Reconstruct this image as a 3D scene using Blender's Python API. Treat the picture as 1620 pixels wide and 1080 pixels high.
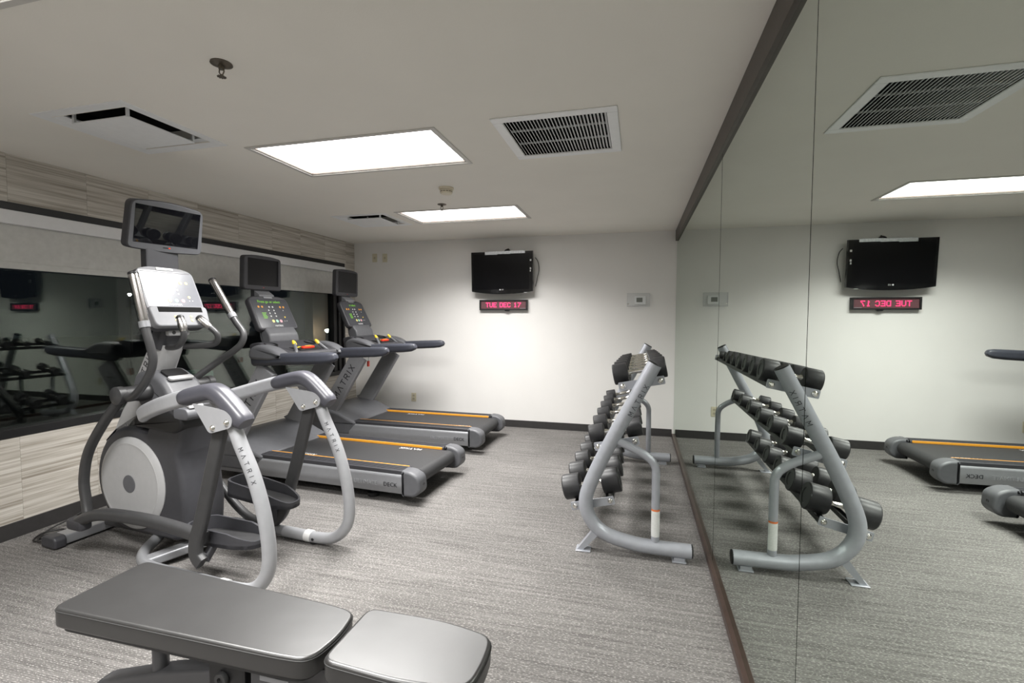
import bpy, bmesh, math, random
from mathutils import Vector as V, Matrix
random.seed(7)
S = bpy.context.scene
for o in list(bpy.data.objects): bpy.data.objects.remove(o)
COL = S.collection

# ------------------------------------------------------------------ camera, world, exposure
CAM_H = 1.4216
YAW, PITCH, ROLL = 0.2575, -0.0509, 0.0028
cam = bpy.data.objects.new('camera', bpy.data.cameras.new('camera'))
cam.data.sensor_width = 36.0
cam.data.lens = 753.88 / 1620 * 36
cam.data.clip_start = 0.02
fwd = V((-math.sin(YAW) * math.cos(PITCH), math.cos(YAW) * math.cos(PITCH), math.sin(PITCH)))
rgt = V((math.cos(YAW), math.sin(YAW), 0)); upv = rgt.cross(fwd)
r2 = rgt * math.cos(ROLL) + upv * math.sin(ROLL); u2 = upv * math.cos(ROLL) - rgt * math.sin(ROLL)
cam.matrix_world = Matrix(((r2.x, u2.x, -fwd.x, 0), (r2.y, u2.y, -fwd.y, 0), (r2.z, u2.z, -fwd.z, CAM_H), (0, 0, 0, 1)))
COL.objects.link(cam); S.camera = cam

W = bpy.data.worlds.new('night'); S.world = W; W.use_nodes = True
W.node_tree.nodes['Background'].inputs[0].default_value = (0.012, 0.014, 0.02, 1)
W.node_tree.nodes['Background'].inputs[1].default_value = 0.35
S.view_settings.view_transform = 'Standard'; S.view_settings.look = 'None'
S.view_settings.gamma = 1; S.view_settings.exposure = 0.25; S.view_settings.use_curve_mapping = False
PANEL_LIGHT = 5.0            # radiance of the ceiling light panels' diffusers
PANEL_WATT, PANEL_SPREAD = 56.0, 138   # the lamps behind the prismatic lenses, aimed down

# ------------------------------------------------------------------ room dimensions
XR, XL, YB, YF, H = 0.432, -3.844, 5.93, -2.6, 2.44

# ------------------------------------------------------------------ materials
def nodes(name):
    m = bpy.data.materials.new(name); m.use_nodes = True
    nt = m.node_tree; b = nt.nodes['Principled BSDF']
    return m, nt, b
def N(nt, t, **kw):
    n = nt.nodes.new(t)
    for k, v in kw.items():
        if k in n.inputs: n.inputs[k].default_value = v
        else: setattr(n, k, v)
    return n
def ramp(nt, stops):
    n = nt.nodes.new('ShaderNodeValToRGB'); e = n.color_ramp.elements
    while len(e) < len(stops): e.new(0.5)
    for i, (p, c) in enumerate(stops):
        e[i].position = p; e[i].color = (*c, 1)
    return n
def coords(nt, scale=(1, 1, 1)):
    tc = nt.nodes.new('ShaderNodeTexCoord'); mp = nt.nodes.new('ShaderNodeMapping')
    mp.inputs['Scale'].default_value = scale
    nt.links.new(tc.outputs['Object'], mp.inputs[0]); return mp
def mat(name, col, rough=0.5, metal=0.0, var=0.06, nscale=25, bump=0.0, bscale=200, spec=0.5, coat=0.0):
    m, nt, b = nodes(name)
    mp = coords(nt)
    n = N(nt, 'ShaderNodeTexNoise', Scale=nscale, Detail=3.0)
    nt.links.new(mp.outputs[0], n.inputs['Vector'])
    lo = tuple(c * (1 - var) for c in col); hi = tuple(min(1, c * (1 + var)) for c in col)
    r = ramp(nt, [(0.3, lo), (0.7, hi)])
    nt.links.new(n.outputs['Fac'], r.inputs[0]); nt.links.new(r.outputs[0], b.inputs['Base Color'])
    b.inputs['Roughness'].default_value = rough; b.inputs['Metallic'].default_value = metal
    b.inputs['Specular IOR Level'].default_value = spec; b.inputs['Coat Weight'].default_value = coat
    if bump:
        n2 = N(nt, 'ShaderNodeTexNoise', Scale=bscale, Detail=2.0); nt.links.new(mp.outputs[0], n2.inputs['Vector'])
        bp = N(nt, 'ShaderNodeBump', Strength=bump, Distance=0.002)
        nt.links.new(n2.outputs['Fac'], bp.inputs['Height']); nt.links.new(bp.outputs[0], b.inputs['Normal'])
    return m
def emit(name, col, strength, base=(0.8, 0.8, 0.8)):
    m, nt, b = nodes(name)
    b.inputs['Base Color'].default_value = (*base, 1)
    b.inputs['Emission Color'].default_value = (*col, 1); b.inputs['Emission Strength'].default_value = strength
    return m

def carpet_mat():
    m, nt, b = nodes('carpet'); L = nt.links.new
    m1 = coords(nt, (2.2, 55, 1)); n1 = N(nt, 'ShaderNodeTexNoise', Scale=1.0, Detail=4.0, Roughness=0.65); L(m1.outputs[0], n1.inputs['Vector'])
    m2 = coords(nt, (85, 190, 1)); n2 = N(nt, 'ShaderNodeTexNoise', Scale=1.0, Detail=1.5); L(m2.outputs[0], n2.inputs['Vector'])
    m3 = coords(nt, (0.7, 1.6, 1)); n3 = N(nt, 'ShaderNodeTexNoise', Scale=1.0, Detail=2.0); L(m3.outputs[0], n3.inputs['Vector'])
    m4 = coords(nt, (1, 1, 1)); w = N(nt, 'ShaderNodeTexWave', Scale=36.0, Distortion=1.2, Detail=1.0); w.bands_direction = 'Y'; w.inputs['Detail Scale'].default_value = 3.0
    L(m4.outputs[0], w.inputs['Vector'])
    r1 = ramp(nt, [(0.28, (0.098, 0.093, 0.089)), (0.5, (0.165, 0.157, 0.151)), (0.75, (0.24, 0.228, 0.22))]); L(n1.outputs['Fac'], r1.inputs[0])
    r2 = ramp(nt, [(0.50, (0, 0, 0)), (0.68, (1, 1, 1))]); L(n2.outputs['Fac'], r2.inputs[0])
    mul = N(nt, 'ShaderNodeMath', operation='MULTIPLY'); L(r2.outputs[0], mul.inputs[0]); L(w.outputs['Fac'], mul.inputs[1])
    mx = N(nt, 'ShaderNodeMix', data_type='RGBA'); L(mul.outputs[0], mx.inputs['Factor']); L(r1.outputs[0], mx.inputs[6]); mx.inputs[7].default_value = (0.46, 0.445, 0.425, 1)
    r3 = ramp(nt, [(0.3, (0.78, 0.78, 0.78)), (0.7, (1.02, 1.02, 1.02))]); L(n3.outputs['Fac'], r3.inputs[0])
    mm = N(nt, 'ShaderNodeMix', data_type='RGBA', blend_type='MULTIPLY'); mm.inputs['Factor'].default_value = 1.0
    L(mx.outputs[2], mm.inputs[6]); L(r3.outputs[0], mm.inputs[7]); L(mm.outputs[2], b.inputs['Base Color'])
    b.inputs['Roughness'].default_value = 0.95; b.inputs['Specular IOR Level'].default_value = 0.1
    ad = N(nt, 'ShaderNodeMath', operation='ADD'); L(n2.outputs['Fac'], ad.inputs[0]); L(w.outputs['Fac'], ad.inputs[1])
    bp = N(nt, 'ShaderNodeBump', Strength=0.5, Distance=0.003); L(ad.outputs[0], bp.inputs['Height']); L(bp.outputs[0], b.inputs['Normal'])
    return m

def tile_mat():
    m, nt, b = nodes('vein_cut_tile'); L = nt.links.new
    tc = nt.nodes.new('ShaderNodeTexCoord'); oi = nt.nodes.new('ShaderNodeObjectInfo')
    mp = nt.nodes.new('ShaderNodeMapping'); mp.inputs['Scale'].default_value = (1, 1.3, 58)
    ml = N(nt, 'ShaderNodeMath', operation='MULTIPLY'); ml.inputs[1].default_value = 97.0; L(oi.outputs['Random'], ml.inputs[0])
    cb = nt.nodes.new('ShaderNodeCombineXYZ'); L(ml.outputs[0], cb.inputs[0]); L(ml.outputs[0], cb.inputs[2])
    L(tc.outputs['Object'], mp.inputs[0]); L(cb.outputs[0], mp.inputs['Location'])
    n1 = N(nt, 'ShaderNodeTexNoise', Scale=1.0, Detail=5.0, Roughness=0.6); L(mp.outputs[0], n1.inputs['Vector'])
    r1 = ramp(nt, [(0.3, (0.25, 0.218, 0.18)), (0.42, (0.405, 0.37, 0.32)), (0.54, (0.54, 0.505, 0.455)), (0.72, (0.68, 0.65, 0.60))]); L(n1.outputs['Fac'], r1.inputs[0])
    L(r1.outputs[0], b.inputs['Base Color']); b.inputs['Roughness'].default_value = 0.55
    bp = N(nt, 'ShaderNodeBump', Strength=0.12, Distance=0.002); L(n1.outputs['Fac'], bp.inputs['Height']); L(bp.outputs[0], b.inputs['Normal'])
    return m

def glass_mat():
    m = bpy.data.materials.new('window_glass'); m.use_nodes = True; nt = m.node_tree; nt.nodes.clear(); L = nt.links.new
    o = nt.nodes.new('ShaderNodeOutputMaterial'); mx = nt.nodes.new('ShaderNodeMixShader')
    t = nt.nodes.new('ShaderNodeBsdfTransparent'); t.inputs[0].default_value = (0.90, 0.93, 0.91, 1)
    g = nt.nodes.new('ShaderNodeBsdfGlossy'); g.inputs['Roughness'].default_value = 0.0; g.inputs['Color'].default_value = (0.93, 0.94, 0.92, 1)
    f = N(nt, 'ShaderNodeFresnel'); ge = nt.nodes.new('ShaderNodeNewGeometry'); mr = nt.nodes.new('ShaderNodeMapRange')
    mr.inputs['To Min'].default_value = 1.5; mr.inputs['To Max'].default_value = 1 / 1.5      # same reflectance on both faces of a pane
    L(ge.outputs['Backfacing'], mr.inputs['Value']); L(mr.outputs[0], f.inputs['IOR'])
    L(f.outputs[0], mx.inputs[0]); L(t.outputs[0], mx.inputs[1]); L(g.outputs[0], mx.inputs[2]); L(mx.outputs[0], o.inputs[0])
    return m
def clear_mat():
    m = bpy.data.materials.new('clear_plastic'); m.use_nodes = True; nt = m.node_tree; nt.nodes.clear(); L = nt.links.new
    o = nt.nodes.new('ShaderNodeOutputMaterial'); mx = nt.nodes.new('ShaderNodeMixShader'); mx.inputs[0].default_value = 0.06
    t = nt.nodes.new('ShaderNodeBsdfTransparent'); t.inputs[0].default_value = (0.97, 0.975, 0.98, 1)
    g = nt.nodes.new('ShaderNodeBsdfPrincipled'); g.inputs['Base Color'].default_value = (0.75, 0.76, 0.77, 1); g.inputs['Roughness'].default_value = 0.15
    L(t.outputs[0], mx.inputs[1]); L(g.outputs[0], mx.inputs[2]); L(mx.outputs[0], o.inputs[0]); return m
def mirror_mat():
    m = bpy.data.materials.new('mirror_silvering'); m.use_nodes = True; nt = m.node_tree; nt.nodes.clear()
    o = nt.nodes.new('ShaderNodeOutputMaterial'); g = nt.nodes.new('ShaderNodeBsdfGlossy')
    g.inputs['Roughness'].default_value = 0.0; g.inputs['Color'].default_value = (0.73, 0.78, 0.735, 1)
    nt.links.new(g.outputs[0], o.inputs[0]); return m

M = dict(
    carpet=carpet_mat(), tile=tile_mat(), glass=glass_mat(), clear=clear_mat(), mirror=mirror_mat(),
    ceil=mat('ceiling_paint', (0.88, 0.85, 0.79), 0.9, var=0.012, nscale=3, bump=0.15, bscale=160, spec=0.2),
    wall=mat('wall_paint', (0.82, 0.805, 0.785), 0.8, var=0.012, nscale=3, bump=0.2, bscale=140, spec=0.25),
    base=mat('baseboard_vinyl', (0.035, 0.033, 0.033), 0.5, var=0.1),
    bronze=mat('bronze_trim', (0.075, 0.06, 0.05), 0.42, metal=0.3, var=0.1),
    brown=mat('brown_channel', (0.07, 0.045, 0.037), 0.35, metal=0.35, var=0.1),
    frame=mat('window_frame_black', (0.012, 0.012, 0.013), 0.4),
    blind=mat('blind_fabric', (0.55, 0.545, 0.52), 0.85, bump=0.3, bscale=600),
    cassette=mat('blind_cassette', (0.72, 0.72, 0.73), 0.5, var=0.02),
    white=mat('white_enamel', (0.74, 0.74, 0.73), 0.45, var=0.02),
    thermo=mat('thermostat_white', (0.90, 0.90, 0.89), 0.4, var=0.01),
    bezel=mat('console_bezel', (0.23, 0.232, 0.245), 0.6, var=0.03, spec=0.3),
    ventwhite=mat('vent_enamel', (0.88, 0.89, 0.90), 0.4, var=0.02),
    dark=mat('duct_dark', (0.010, 0.010, 0.010), 0.8, spec=0.08),
    lightframe=mat('light_frame', (0.62, 0.6, 0.57), 0.45, var=0.03),
    panel=emit('light_diffuser', (1.0, 0.985, 0.96), PANEL_LIGHT),
    cream=mat('cream_plastic', (0.72, 0.66, 0.52), 0.45, var=0.02),
    brass=mat('aged_brass', (0.16, 0.14, 0.11), 0.4, metal=0.8),
    ivory=mat('ivory_plate', (0.66, 0.61, 0.46), 0.4, var=0.03),
    ivory2=mat('ivory_socket', (0.5, 0.46, 0.35), 0.4, var=0.03),
    tvblack=mat('tv_gloss_black', (0.004, 0.004, 0.005), 0.12, var=0.0),
    tvscreen=mat('tv_screen', (0.003, 0.003, 0.004), 0.2, var=0.0, spec=0.25),
    black=mat('black_plastic', (0.012, 0.012, 0.013), 0.45),
    cable=mat('black_cable', (0.008, 0.008, 0.008), 0.5),
    tape=mat('silver_tape', (0.62, 0.64, 0.66), 0.3, metal=0.4, var=0.2, nscale=60),
    led=emit('red_led', (1.0, 0.03, 0.13), 3.2, (0.1, 0, 0.01)),
    ledface=mat('led_window', (0.16, 0.075, 0.085), 0.25, var=0.08, nscale=120),
    lcd=mat('lcd_green_grey', (0.16, 0.17, 0.14), 0.3),
    silver=mat('silver_paint', (0.285, 0.29, 0.305), 0.36, metal=0.35, var=0.03, bump=0.05, bscale=500),
    silver2=mat('pale_silver_paint', (0.40, 0.405, 0.425), 0.4, metal=0.25, var=0.03),
    rackpaint=mat('rack_grey_paint', (0.41, 0.425, 0.465), 0.38, metal=0.35, var=0.04, bump=0.06, bscale=500),
    charcoal=mat('charcoal_paint', (0.055, 0.055, 0.057), 0.42, metal=0.25, var=0.06),
    dkplastic=mat('dark_grey_plastic', (0.044, 0.044, 0.050), 0.48, var=0.06, bump=0.12, bscale=700),
    grplastic=mat('grey_plastic', (0.105, 0.107, 0.116), 0.45, var=0.05, bump=0.1, bscale=700),
    ltplastic=mat('light_grey_plastic', (0.40, 0.40, 0.405), 0.45, var=0.03),
    padcover=mat('pad_cover', (0.072, 0.072, 0.086), 0.34, var=0.05),
    rail=mat('handrail_foam', (0.045, 0.048, 0.062), 0.42, var=0.06, bump=0.1, bscale=500),
    rubber=mat('dumbbell_rubber', (0.028, 0.028, 0.030), 0.42, var=0.1, nscale=60, bump=0.1, bscale=300),
    belt=mat('running_belt_rubber', (0.03, 0.03, 0.032), 0.62, var=0.12, nscale=120, bump=0.3, bscale=900),
    chrome=mat('chrome', (0.83, 0.81, 0.76), 0.14, metal=1.0, var=0.03),
    chrome2=mat('grip_steel', (0.62, 0.60, 0.60), 0.2, metal=1.0, var=0.03),
    orange=mat('orange_strip', (0.82, 0.36, 0.035), 0.45, var=0.04),
    yellow=mat('yellow_key', (0.85, 0.6, 0.04), 0.4), red=mat('red_key', (0.8, 0.05, 0.02), 0.4),
    mark=mat('dark_lettering', (0.018, 0.018, 0.022), 0.5), faint=mat('faint_lettering', (0.30, 0.305, 0.32), 0.45),
    whitemark=mat('white_lettering', (0.72, 0.72, 0.72), 0.5),
    screen=mat('monitor_glass', (0.006, 0.006, 0.008), 0.035, var=0.0, spec=0.8),
    screen2=mat('small_monitor_glass', (0.012, 0.012, 0.014), 0.06, var=0.0, spec=0.4),
    conface=mat('console_overlay', (0.055, 0.057, 0.066), 0.22, var=0.03, spec=0.6),
    conface_glare=mat('console_overlay_glare', (0.17, 0.175, 0.195), 0.22, var=0.03, spec=0.38),  # elliptical overlay: ceiling glare is put into its pale colour
    green=emit('green_display', (0.35, 1.0, 0.05), 0.42, (0.05, 0.1, 0.02)),
    key_w=mat('white_key', (0.62, 0.62, 0.62), 0.4), key_g=mat('green_key', (0.35, 0.62, 0.5), 0.4), key_p=mat('pink_key', (0.7, 0.38, 0.42), 0.4), key_y=mat('pale_yellow_key', (0.75, 0.68, 0.25), 0.4),
    vinyl=mat('bench_vinyl', (0.024, 0.0235, 0.0235), 0.36, var=0.1, nscale=9, bump=0.35, bscale=12, spec=1.0),
    thread=mat('seam_thread', (0.02, 0.02, 0.02), 0.6),
    benchmetal=mat('bench_frame_grey', (0.085, 0.085, 0.09), 0.4, metal=0.3, var=0.05),
    label=mat('white_label', (0.72, 0.73, 0.71), 0.5, var=0.06, nscale=140), orlabel=mat('orange_label', (0.75, 0.2, 0.06), 0.5),
    asphalt=mat('night_asphalt', (0.03, 0.03, 0.032), 0.9, var=0.2, nscale=4), stucco=mat('night_stucco', (0.27, 0.18, 0.12), 0.85, var=0.15, nscale=2),
    utility=mat('utility_green', (0.35, 0.55, 0.5), 0.6), lamp=emit('lamp_glow', (1.0, 0.94, 0.86), 75.0),
)

M['screen'].node_tree.nodes['Principled BSDF'].inputs['IOR'].default_value = 1.9; M['screen'].node_tree.nodes['Principled BSDF'].inputs['Roughness'].default_value = 0.012

# ------------------------------------------------------------------ geometry helpers
def frame_from(p, right, up):
    r = V(right).normalized(); u = V(up); n = r.cross(u).normalized(); u = n.cross(r)
    return Matrix(((r.x, u.x, n.x, p[0]), (r.y, u.y, n.y, p[1]), (r.z, u.z, n.z, p[2]), (0, 0, 0, 1)))
def rrect(w, h, r, n=4):
    o = []
    for cx, cy, a0 in ((w/2-r, h/2-r, 0), (-w/2+r, h/2-r, 90), (-w/2+r, -h/2+r, 180), (w/2-r, -h/2+r, 270)):
        for i in range(n + 1):
            a = math.radians(a0 + 90 * i / n); o.append((cx + r * math.cos(a), cy + r * math.sin(a)))
    return o
def circ(r, n=16, ry=None):
    ry = ry or r
    return [(r * math.cos(2*math.pi*i/n), ry * math.sin(2*math.pi*i/n)) for i in range(n)]
def roundpoly(pts, r, n=4):
    """round the corners of a closed 2-D polygon; r a number or list"""
    o = []; m = len(pts)
    for i in range(m):
        p = V((*pts[i], 0)); a = V((*pts[i-1], 0)); b = V((*pts[(i+1) % m], 0)); rr = r[i] if isinstance(r, (list, tuple)) else r
        d1 = (a - p); d2 = (b - p); k = min(rr, d1.length * .45, d2.length * .45)
        if k < 1e-5: o.append((p.x, p.y)); continue
        s = p + d1.normalized() * k; e = p + d2.normalized() * k
        for j in range(n + 1):
            t = j / n; q = s * (1-t)**2 + p * 2*t*(1-t) + e * t*t; o.append((q.x, q.y))
    return o
def fil(pts, r, n=5):
    P = [V(p) for p in pts]; o = [P[0]]
    for i in range(1, len(P) - 1):
        d1 = P[i-1] - P[i]; d2 = P[i+1] - P[i]; k = min(r, d1.length * .48, d2.length * .48)
        s = P[i] + d1.normalized() * k; e = P[i] + d2.normalized() * k
        for j in range(n + 1):
            t = j / n; o.append(s * (1-t)**2 + P[i] * 2*t*(1-t) + e * t*t)
    o.append(P[-1]); return o
def spline(pts, n=6):
    P = [V(p) for p in pts]; o = []
    for i in range(len(P) - 1):
        p0 = P[max(i-1, 0)]; p1 = P[i]; p2 = P[i+1]; p3 = P[min(i+2, len(P)-1)]
        for j in range(n):
            t = j / n
            o.append(0.5 * ((2*p1) + (p2-p0)*t + (2*p0-5*p1+4*p2-p3)*t*t + (3*p1-p0-3*p2+p3)*t**3))
    o.append(P[-1]); return o

class G:
    def __init__(s): s.bm = bmesh.new()
    def merge(s, b, X=None):
        if X is not None: bmesh.ops.transform(b, matrix=X, verts=b.verts)
        vm = [s.bm.verts.new(v.co) for v in b.verts]
        b.verts.index_update()
        for f in b.faces:
            try: s.bm.faces.new([vm[v.index] for v in f.verts])
            except ValueError: pass
        b.free(); return s
    def box(s, x0, x1, y0, y1, z0, z1, r=0, seg=2, X=None):
        b = bmesh.new(); bmesh.ops.create_cube(b, size=1)
        for v in b.verts: v.co = V(((x0+x1)/2 + v.co.x*(x1-x0), (y0+y1)/2 + v.co.y*(y1-y0), (z0+z1)/2 + v.co.z*(z1-z0)))
        if r: bmesh.ops.bevel(b, geom=list(b.edges), offset=r, segments=seg, affect='EDGES', profile=0.5)
        return s.merge(b, X)
    def prism(s, out, lo, hi, axis='y', bev=0, seg=2, X=None):
        f = {'y': lambda a, c, t: V((a, t, c)), 'x': lambda a, c, t: V((t, a, c)), 'z': lambda a, c, t: V((a, c, t))}[axis]
        b = bmesh.new(); n = len(out)
        A = [b.verts.new(f(*p, lo)) for p in out]; B = [b.verts.new(f(*p, hi)) for p in out]
        f0 = b.faces.new(A[::-1]); f1 = b.faces.new(B)
        for i in range(n): b.faces.new((A[i], A[(i+1) % n], B[(i+1) % n], B[i]))
        bmesh.ops.recalc_face_normals(b, faces=b.faces)
        if bev: bmesh.ops.bevel(b, geom=list(f0.edges) + list(f1.edges), offset=bev, segments=seg, affect='EDGES', profile=0.5)
        return s.merge(b, X)
    def sweep(s, pts, sec, ref=None, scale=None, cap=True):
        P = [V(p) for p in pts]; rings = []; prev = None; n = len(P)
        for i in range(n):
            t = (P[min(i+1, n-1)] - P[max(i-1, 0)]).normalized()
            if ref is not None: side = V(ref); side = (side - t * side.dot(t)).normalized()
            else:
                if prev is None: prev = V((0, 0, 1)) if abs(t.z) < .9 else V((1, 0, 0))
                side = (prev - t * prev.dot(t)).normalized(); prev = side
            up = t.cross(side)
            k = scale[i] if scale else 1.0
            ka, kb = k if isinstance(k, tuple) else (k, k)
            rings.append([s.bm.verts.new(P[i] + side * a * ka + up * c * kb) for a, c in sec])
        m = len(sec)
        for i in range(n - 1):
            for j in range(m):
                s.bm.faces.new((rings[i][j], rings[i][(j+1) % m], rings[i+1][(j+1) % m], rings[i+1][j]))
        if cap: s.bm.faces.new(rings[0][::-1]); s.bm.faces.new(rings[-1])
        return s
    def tube(s, pts, r, n=14, ref=None, scale=None): return s.sweep(pts, circ(r, n), ref, scale)
    def lathe(s, prof, p, axis, n=24):
        a = V(axis).normalized(); h = V((0, 0, 1)) if abs(a.z) < .9 else V((1, 0, 0))
        e1 = a.cross(h).normalized(); e2 = a.cross(e1); p = V(p); rings = []
        for r, t in prof:
            if r < 1e-6: rings.append([s.bm.verts.new(p + a*t)])
            else: rings.append([s.bm.verts.new(p + a*t + e1*r*math.cos(2*math.pi*i/n) + e2*r*math.sin(2*math.pi*i/n)) for i in range(n)])
        for A, B in zip(rings, rings[1:]):
            for i in range(n):
                j = (i+1) % n
                if len(A) == 1 and len(B) == 1: continue
                if len(A) == 1: s.bm.faces.new((A[0], B[i], B[j]))
                elif len(B) == 1: s.bm.faces.new((A[i], A[j], B[0]))
                else: s.bm.faces.new((A[i], A[j], B[j], B[i]))
        return s
    def cyl(s, p, q, r, n=20, bev=0):
        p = V(p); q = V(q); L = (q - p).length; b = bev
        pr = [(0, 0), (r - b, 0), (r, b), (r, L - b), (r - b, L), (0, L)] if b else [(0, 0), (r, 0), (r, L), (0, L)]
        return s.lathe(pr, p, q - p, n)
    def mesh(s, name='part'):
        bmesh.ops.recalc_face_normals(s.bm, faces=s.bm.faces)
        me = bpy.data.meshes.new(name); s.bm.to_mesh(me); s.bm.free(); return me
    def build(s, name, m, parent=None, ang=38):
        me = s.mesh(name); me.materials.append(M[m])
        return link(name, me, parent, ang)
def link(name, me, parent=None, ang=38):
    if ang is not None and len(me.polygons):
        me.polygons.foreach_set('use_smooth', [True] * len(me.polygons)); me.set_sharp_from_angle(angle=math.radians(ang))
    o = bpy.data.objects.new(name, me); COL.objects.link(o); o.parent = parent
    if ang is not None:
        wn = o.modifiers.new('weighted_normals', 'WEIGHTED_NORMAL'); wn.weight = 100; wn.keep_sharp = True
    return o
def thing(name, label, cat, loc=(0, 0, 0), rz=0, group=None):
    o = bpy.data.objects.new(name, None); COL.objects.link(o); o.empty_display_size = 0.1
    o.location = loc; o.rotation_euler = (0, 0, rz); return tag(o, label, cat, group)
def tag(o, label, cat, group=None):
    o['label'] = label; o['category'] = cat
    if group: o['group'] = group
    return o
def struct(o, label=None, cat=None):
    o['kind'] = 'structure'
    if label: o['label'] = label
    if cat: o['category'] = cat
    return o
def text(name, body, size, X, m, parent, thick=0.0006):
    c = bpy.data.curves.new('t', 'FONT'); c.body = body; c.size = size; c.align_x = 'CENTER'; c.align_y = 'CENTER'; c.extrude = thick; c.resolution_u = 2
    t = bpy.data.objects.new('t', c); COL.objects.link(t)
    bpy.context.view_layer.update()
    me = bpy.data.meshes.new_from_object(t.evaluated_get(bpy.context.evaluated_depsgraph_get()))
    bpy.data.objects.remove(t); bpy.data.curves.remove(c)
    me.transform(X); me.materials.clear(); me.materials.append(M[m])
    return link(name, me, parent, None)

STROKES = {'M': [(0, 0, 0, 1), (0, 1, .4, .35), (.4, .35, .8, 1), (.8, 1, .8, 0)], 'A': [(0, 0, .42, 1), (.42, 1, .84, 0)],
           'T': [(0, 1, .8, 1), (.4, 1, .4, 0)], 'R': [(0, 0, 0, 1), (0, 1, .6, 1), (.6, 1, .7, .78), (.7, .78, .6, .5), (.6, .5, 0, .5), (.35, .5, .72, 0)],
           'I': [(.05, 0, .05, 1)], 'X': [(0, 0, .75, 1), (0, 1, .75, 0)]}
ADV = {'M': .8, 'A': .84, 'T': .8, 'R': .72, 'I': .1, 'X': .75}
def strokes(word, h, gap=.45, wd=.11):
    """quads (4 x 2-D points) of a thin stroke lettering, centred on the origin"""
    x = 0; q = []
    for ci, ch in enumerate(word):
        for a, b, c, d in STROKES[ch]:
            p = V((x + a, b)); e = V((x + c, d)); t = (e - p).normalized(); nn = V((-t.y, t.x)) * wd / 2; t = t * wd / 2
            k = 3
            for i in range(k):
                s0 = p - t + (e - p + 2*t) * (i / k); s1 = p - t + (e - p + 2*t) * ((i+1) / k)
                q.append((ci, [s0 + nn, s1 + nn, s1 - nn, s0 - nn]))
        x += ADV[ch] + gap
    x -= gap
    return [(ci, [((p.x - x/2) * h, (p.y - .5) * h) for p in f]) for ci, f in q]
def lettering(word, h, fn, m, parent, gap=.45, wd=.11):
    gs = [G() for _ in word]
    for ci, f in strokes(word, h, gap, wd): gs[ci].bm.faces.new([gs[ci].bm.verts.new(fn(*p)) for p in f])
    for g in gs: g.build('letter', m, parent, None)

# ------------------------------------------------------------------ the room
def slab_with_holes(x0, x1, y0, y1, z0, z1, holes):
    xs = sorted({x0, x1, *[h[0] for h in holes], *[h[1] for h in holes]}); ys = sorted({y0, y1, *[h[2] for h in holes], *[h[3] for h in holes]})
    g = G()
    for a, b in zip(xs, xs[1:]):
        for c, d in zip(ys, ys[1:]):
            mx, my = (a+b)/2, (c+d)/2
            if any(h[0] < mx < h[1] and h[2] < my < h[3] for h in holes): continue
            g.box(a, b, c, d, z0, z1)
    return g
fl = G().box(XL - .1, XR + .1, YF - .1, YB + .1, -.1, 0).build('floor', 'carpet', None, None); struct(fl, 'grey flecked loop carpet of the gym floor', 'floor')

LIGHTS = [(-2.285, -1.10, 2.445, 3.01), (-2.285, -1.10, 4.27, 4.815), (-2.285, -1.10, 0.56, 1.12), (-2.285, -1.10, -1.28, -0.72)]  # last panel is assumed, added unseen behind the camera for its light
RET = (-0.755 + .055, -0.11 - .055, 2.392 + .055, 3.03 - .055)
DIF = [(-2.985, -2.375, 1.76, 2.36), (-3.03, -2.42, 4.27, 4.87)]
holes = LIGHTS + [RET] + [(a+.06, b-.06, c+.06, d-.06) for a, b, c, d in DIF]
ce = slab_with_holes(XL - .1, XR + .1, YF - .1, YB + .1, H, H + .1, holes).build('ceiling', 'ceil', None, None); struct(ce, 'plain off white painted ceiling', 'ceiling')
struct(G().box(XL - .1, XR + .1, YB, YB + .12, 0, H).build('wall_back', 'wall', None, None), 'plain white painted back wall behind the television', 'wall')
struct(G().box(XL - .1, XR + .1, YF - .12, YF, 0, H).build('wall_front', 'wall', None, None), 'white painted wall behind the camera', 'wall')
struct(G().box(XR + .006, XR + .12, YF, YB, 0, H).build('wall_right', 'base', None, None), 'wall carrying the large mirrors', 'wall')

# left wall with the window opening and vein-cut tiles
WY0, WY1, WZ0, WZ1 = -1.2, 5.69, 0.645, 2.137
TX = XL - 0.006
g = G(); g.box(TX - .14, TX, YF, YB, 0, WZ0); g.box(TX - .14, TX, YF, YB, WZ1, H); g.box(TX - .14, TX, WY1, YB, WZ0, WZ1); g.box(TX - .14, TX, YF, WY0, WZ0, WZ1)
wl = g.build('wall_left', 'wall', None, None); struct(wl, 'left wall clad in streaky beige stone tiles around the long window', 'wall')
tcache = {}
def tile(y0, y1, z0, z1):
    k = (round(y1-y0, 4), round(z1-z0, 4))
    if k not in tcache:
        b = .0009; dy, dz = k[0]/2 - b*.5, k[1]/2 - b*.5
        me = G().box(-.003, .003, -dy, dy, -dz, dz, r=.0009, seg=1).mesh('tile'); me.materials.append(M['tile']); tcache[k] = me
    o = bpy.data.objects.new('tile', tcache[k]); COL.objects.link(o); o.parent = wl; o.location = (XL - .003, (y0+y1)/2, (z0+z1)/2)
ys = [2.13 + .45 * k for k in range(-10, 9)]; ys = [YF] + [y for y in ys if YF + .05 < y < YB - .05] + [YB]
for a, b in zip(ys, ys[1:]):
    tile(a, b, .0, .343); tile(a, b, .343, WZ0); tile(a, b, WZ1, H)
for k in range(5):
    z0 = WZ0 + (WZ1 - WZ0) * k / 5; tile(WY1, YB, z0, WZ0 + (WZ1 - WZ0) * (k+1) / 5)
    tile(YF, WY0, z0, WZ0 + (WZ1 - WZ0) * (k+1) / 5)

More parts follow.
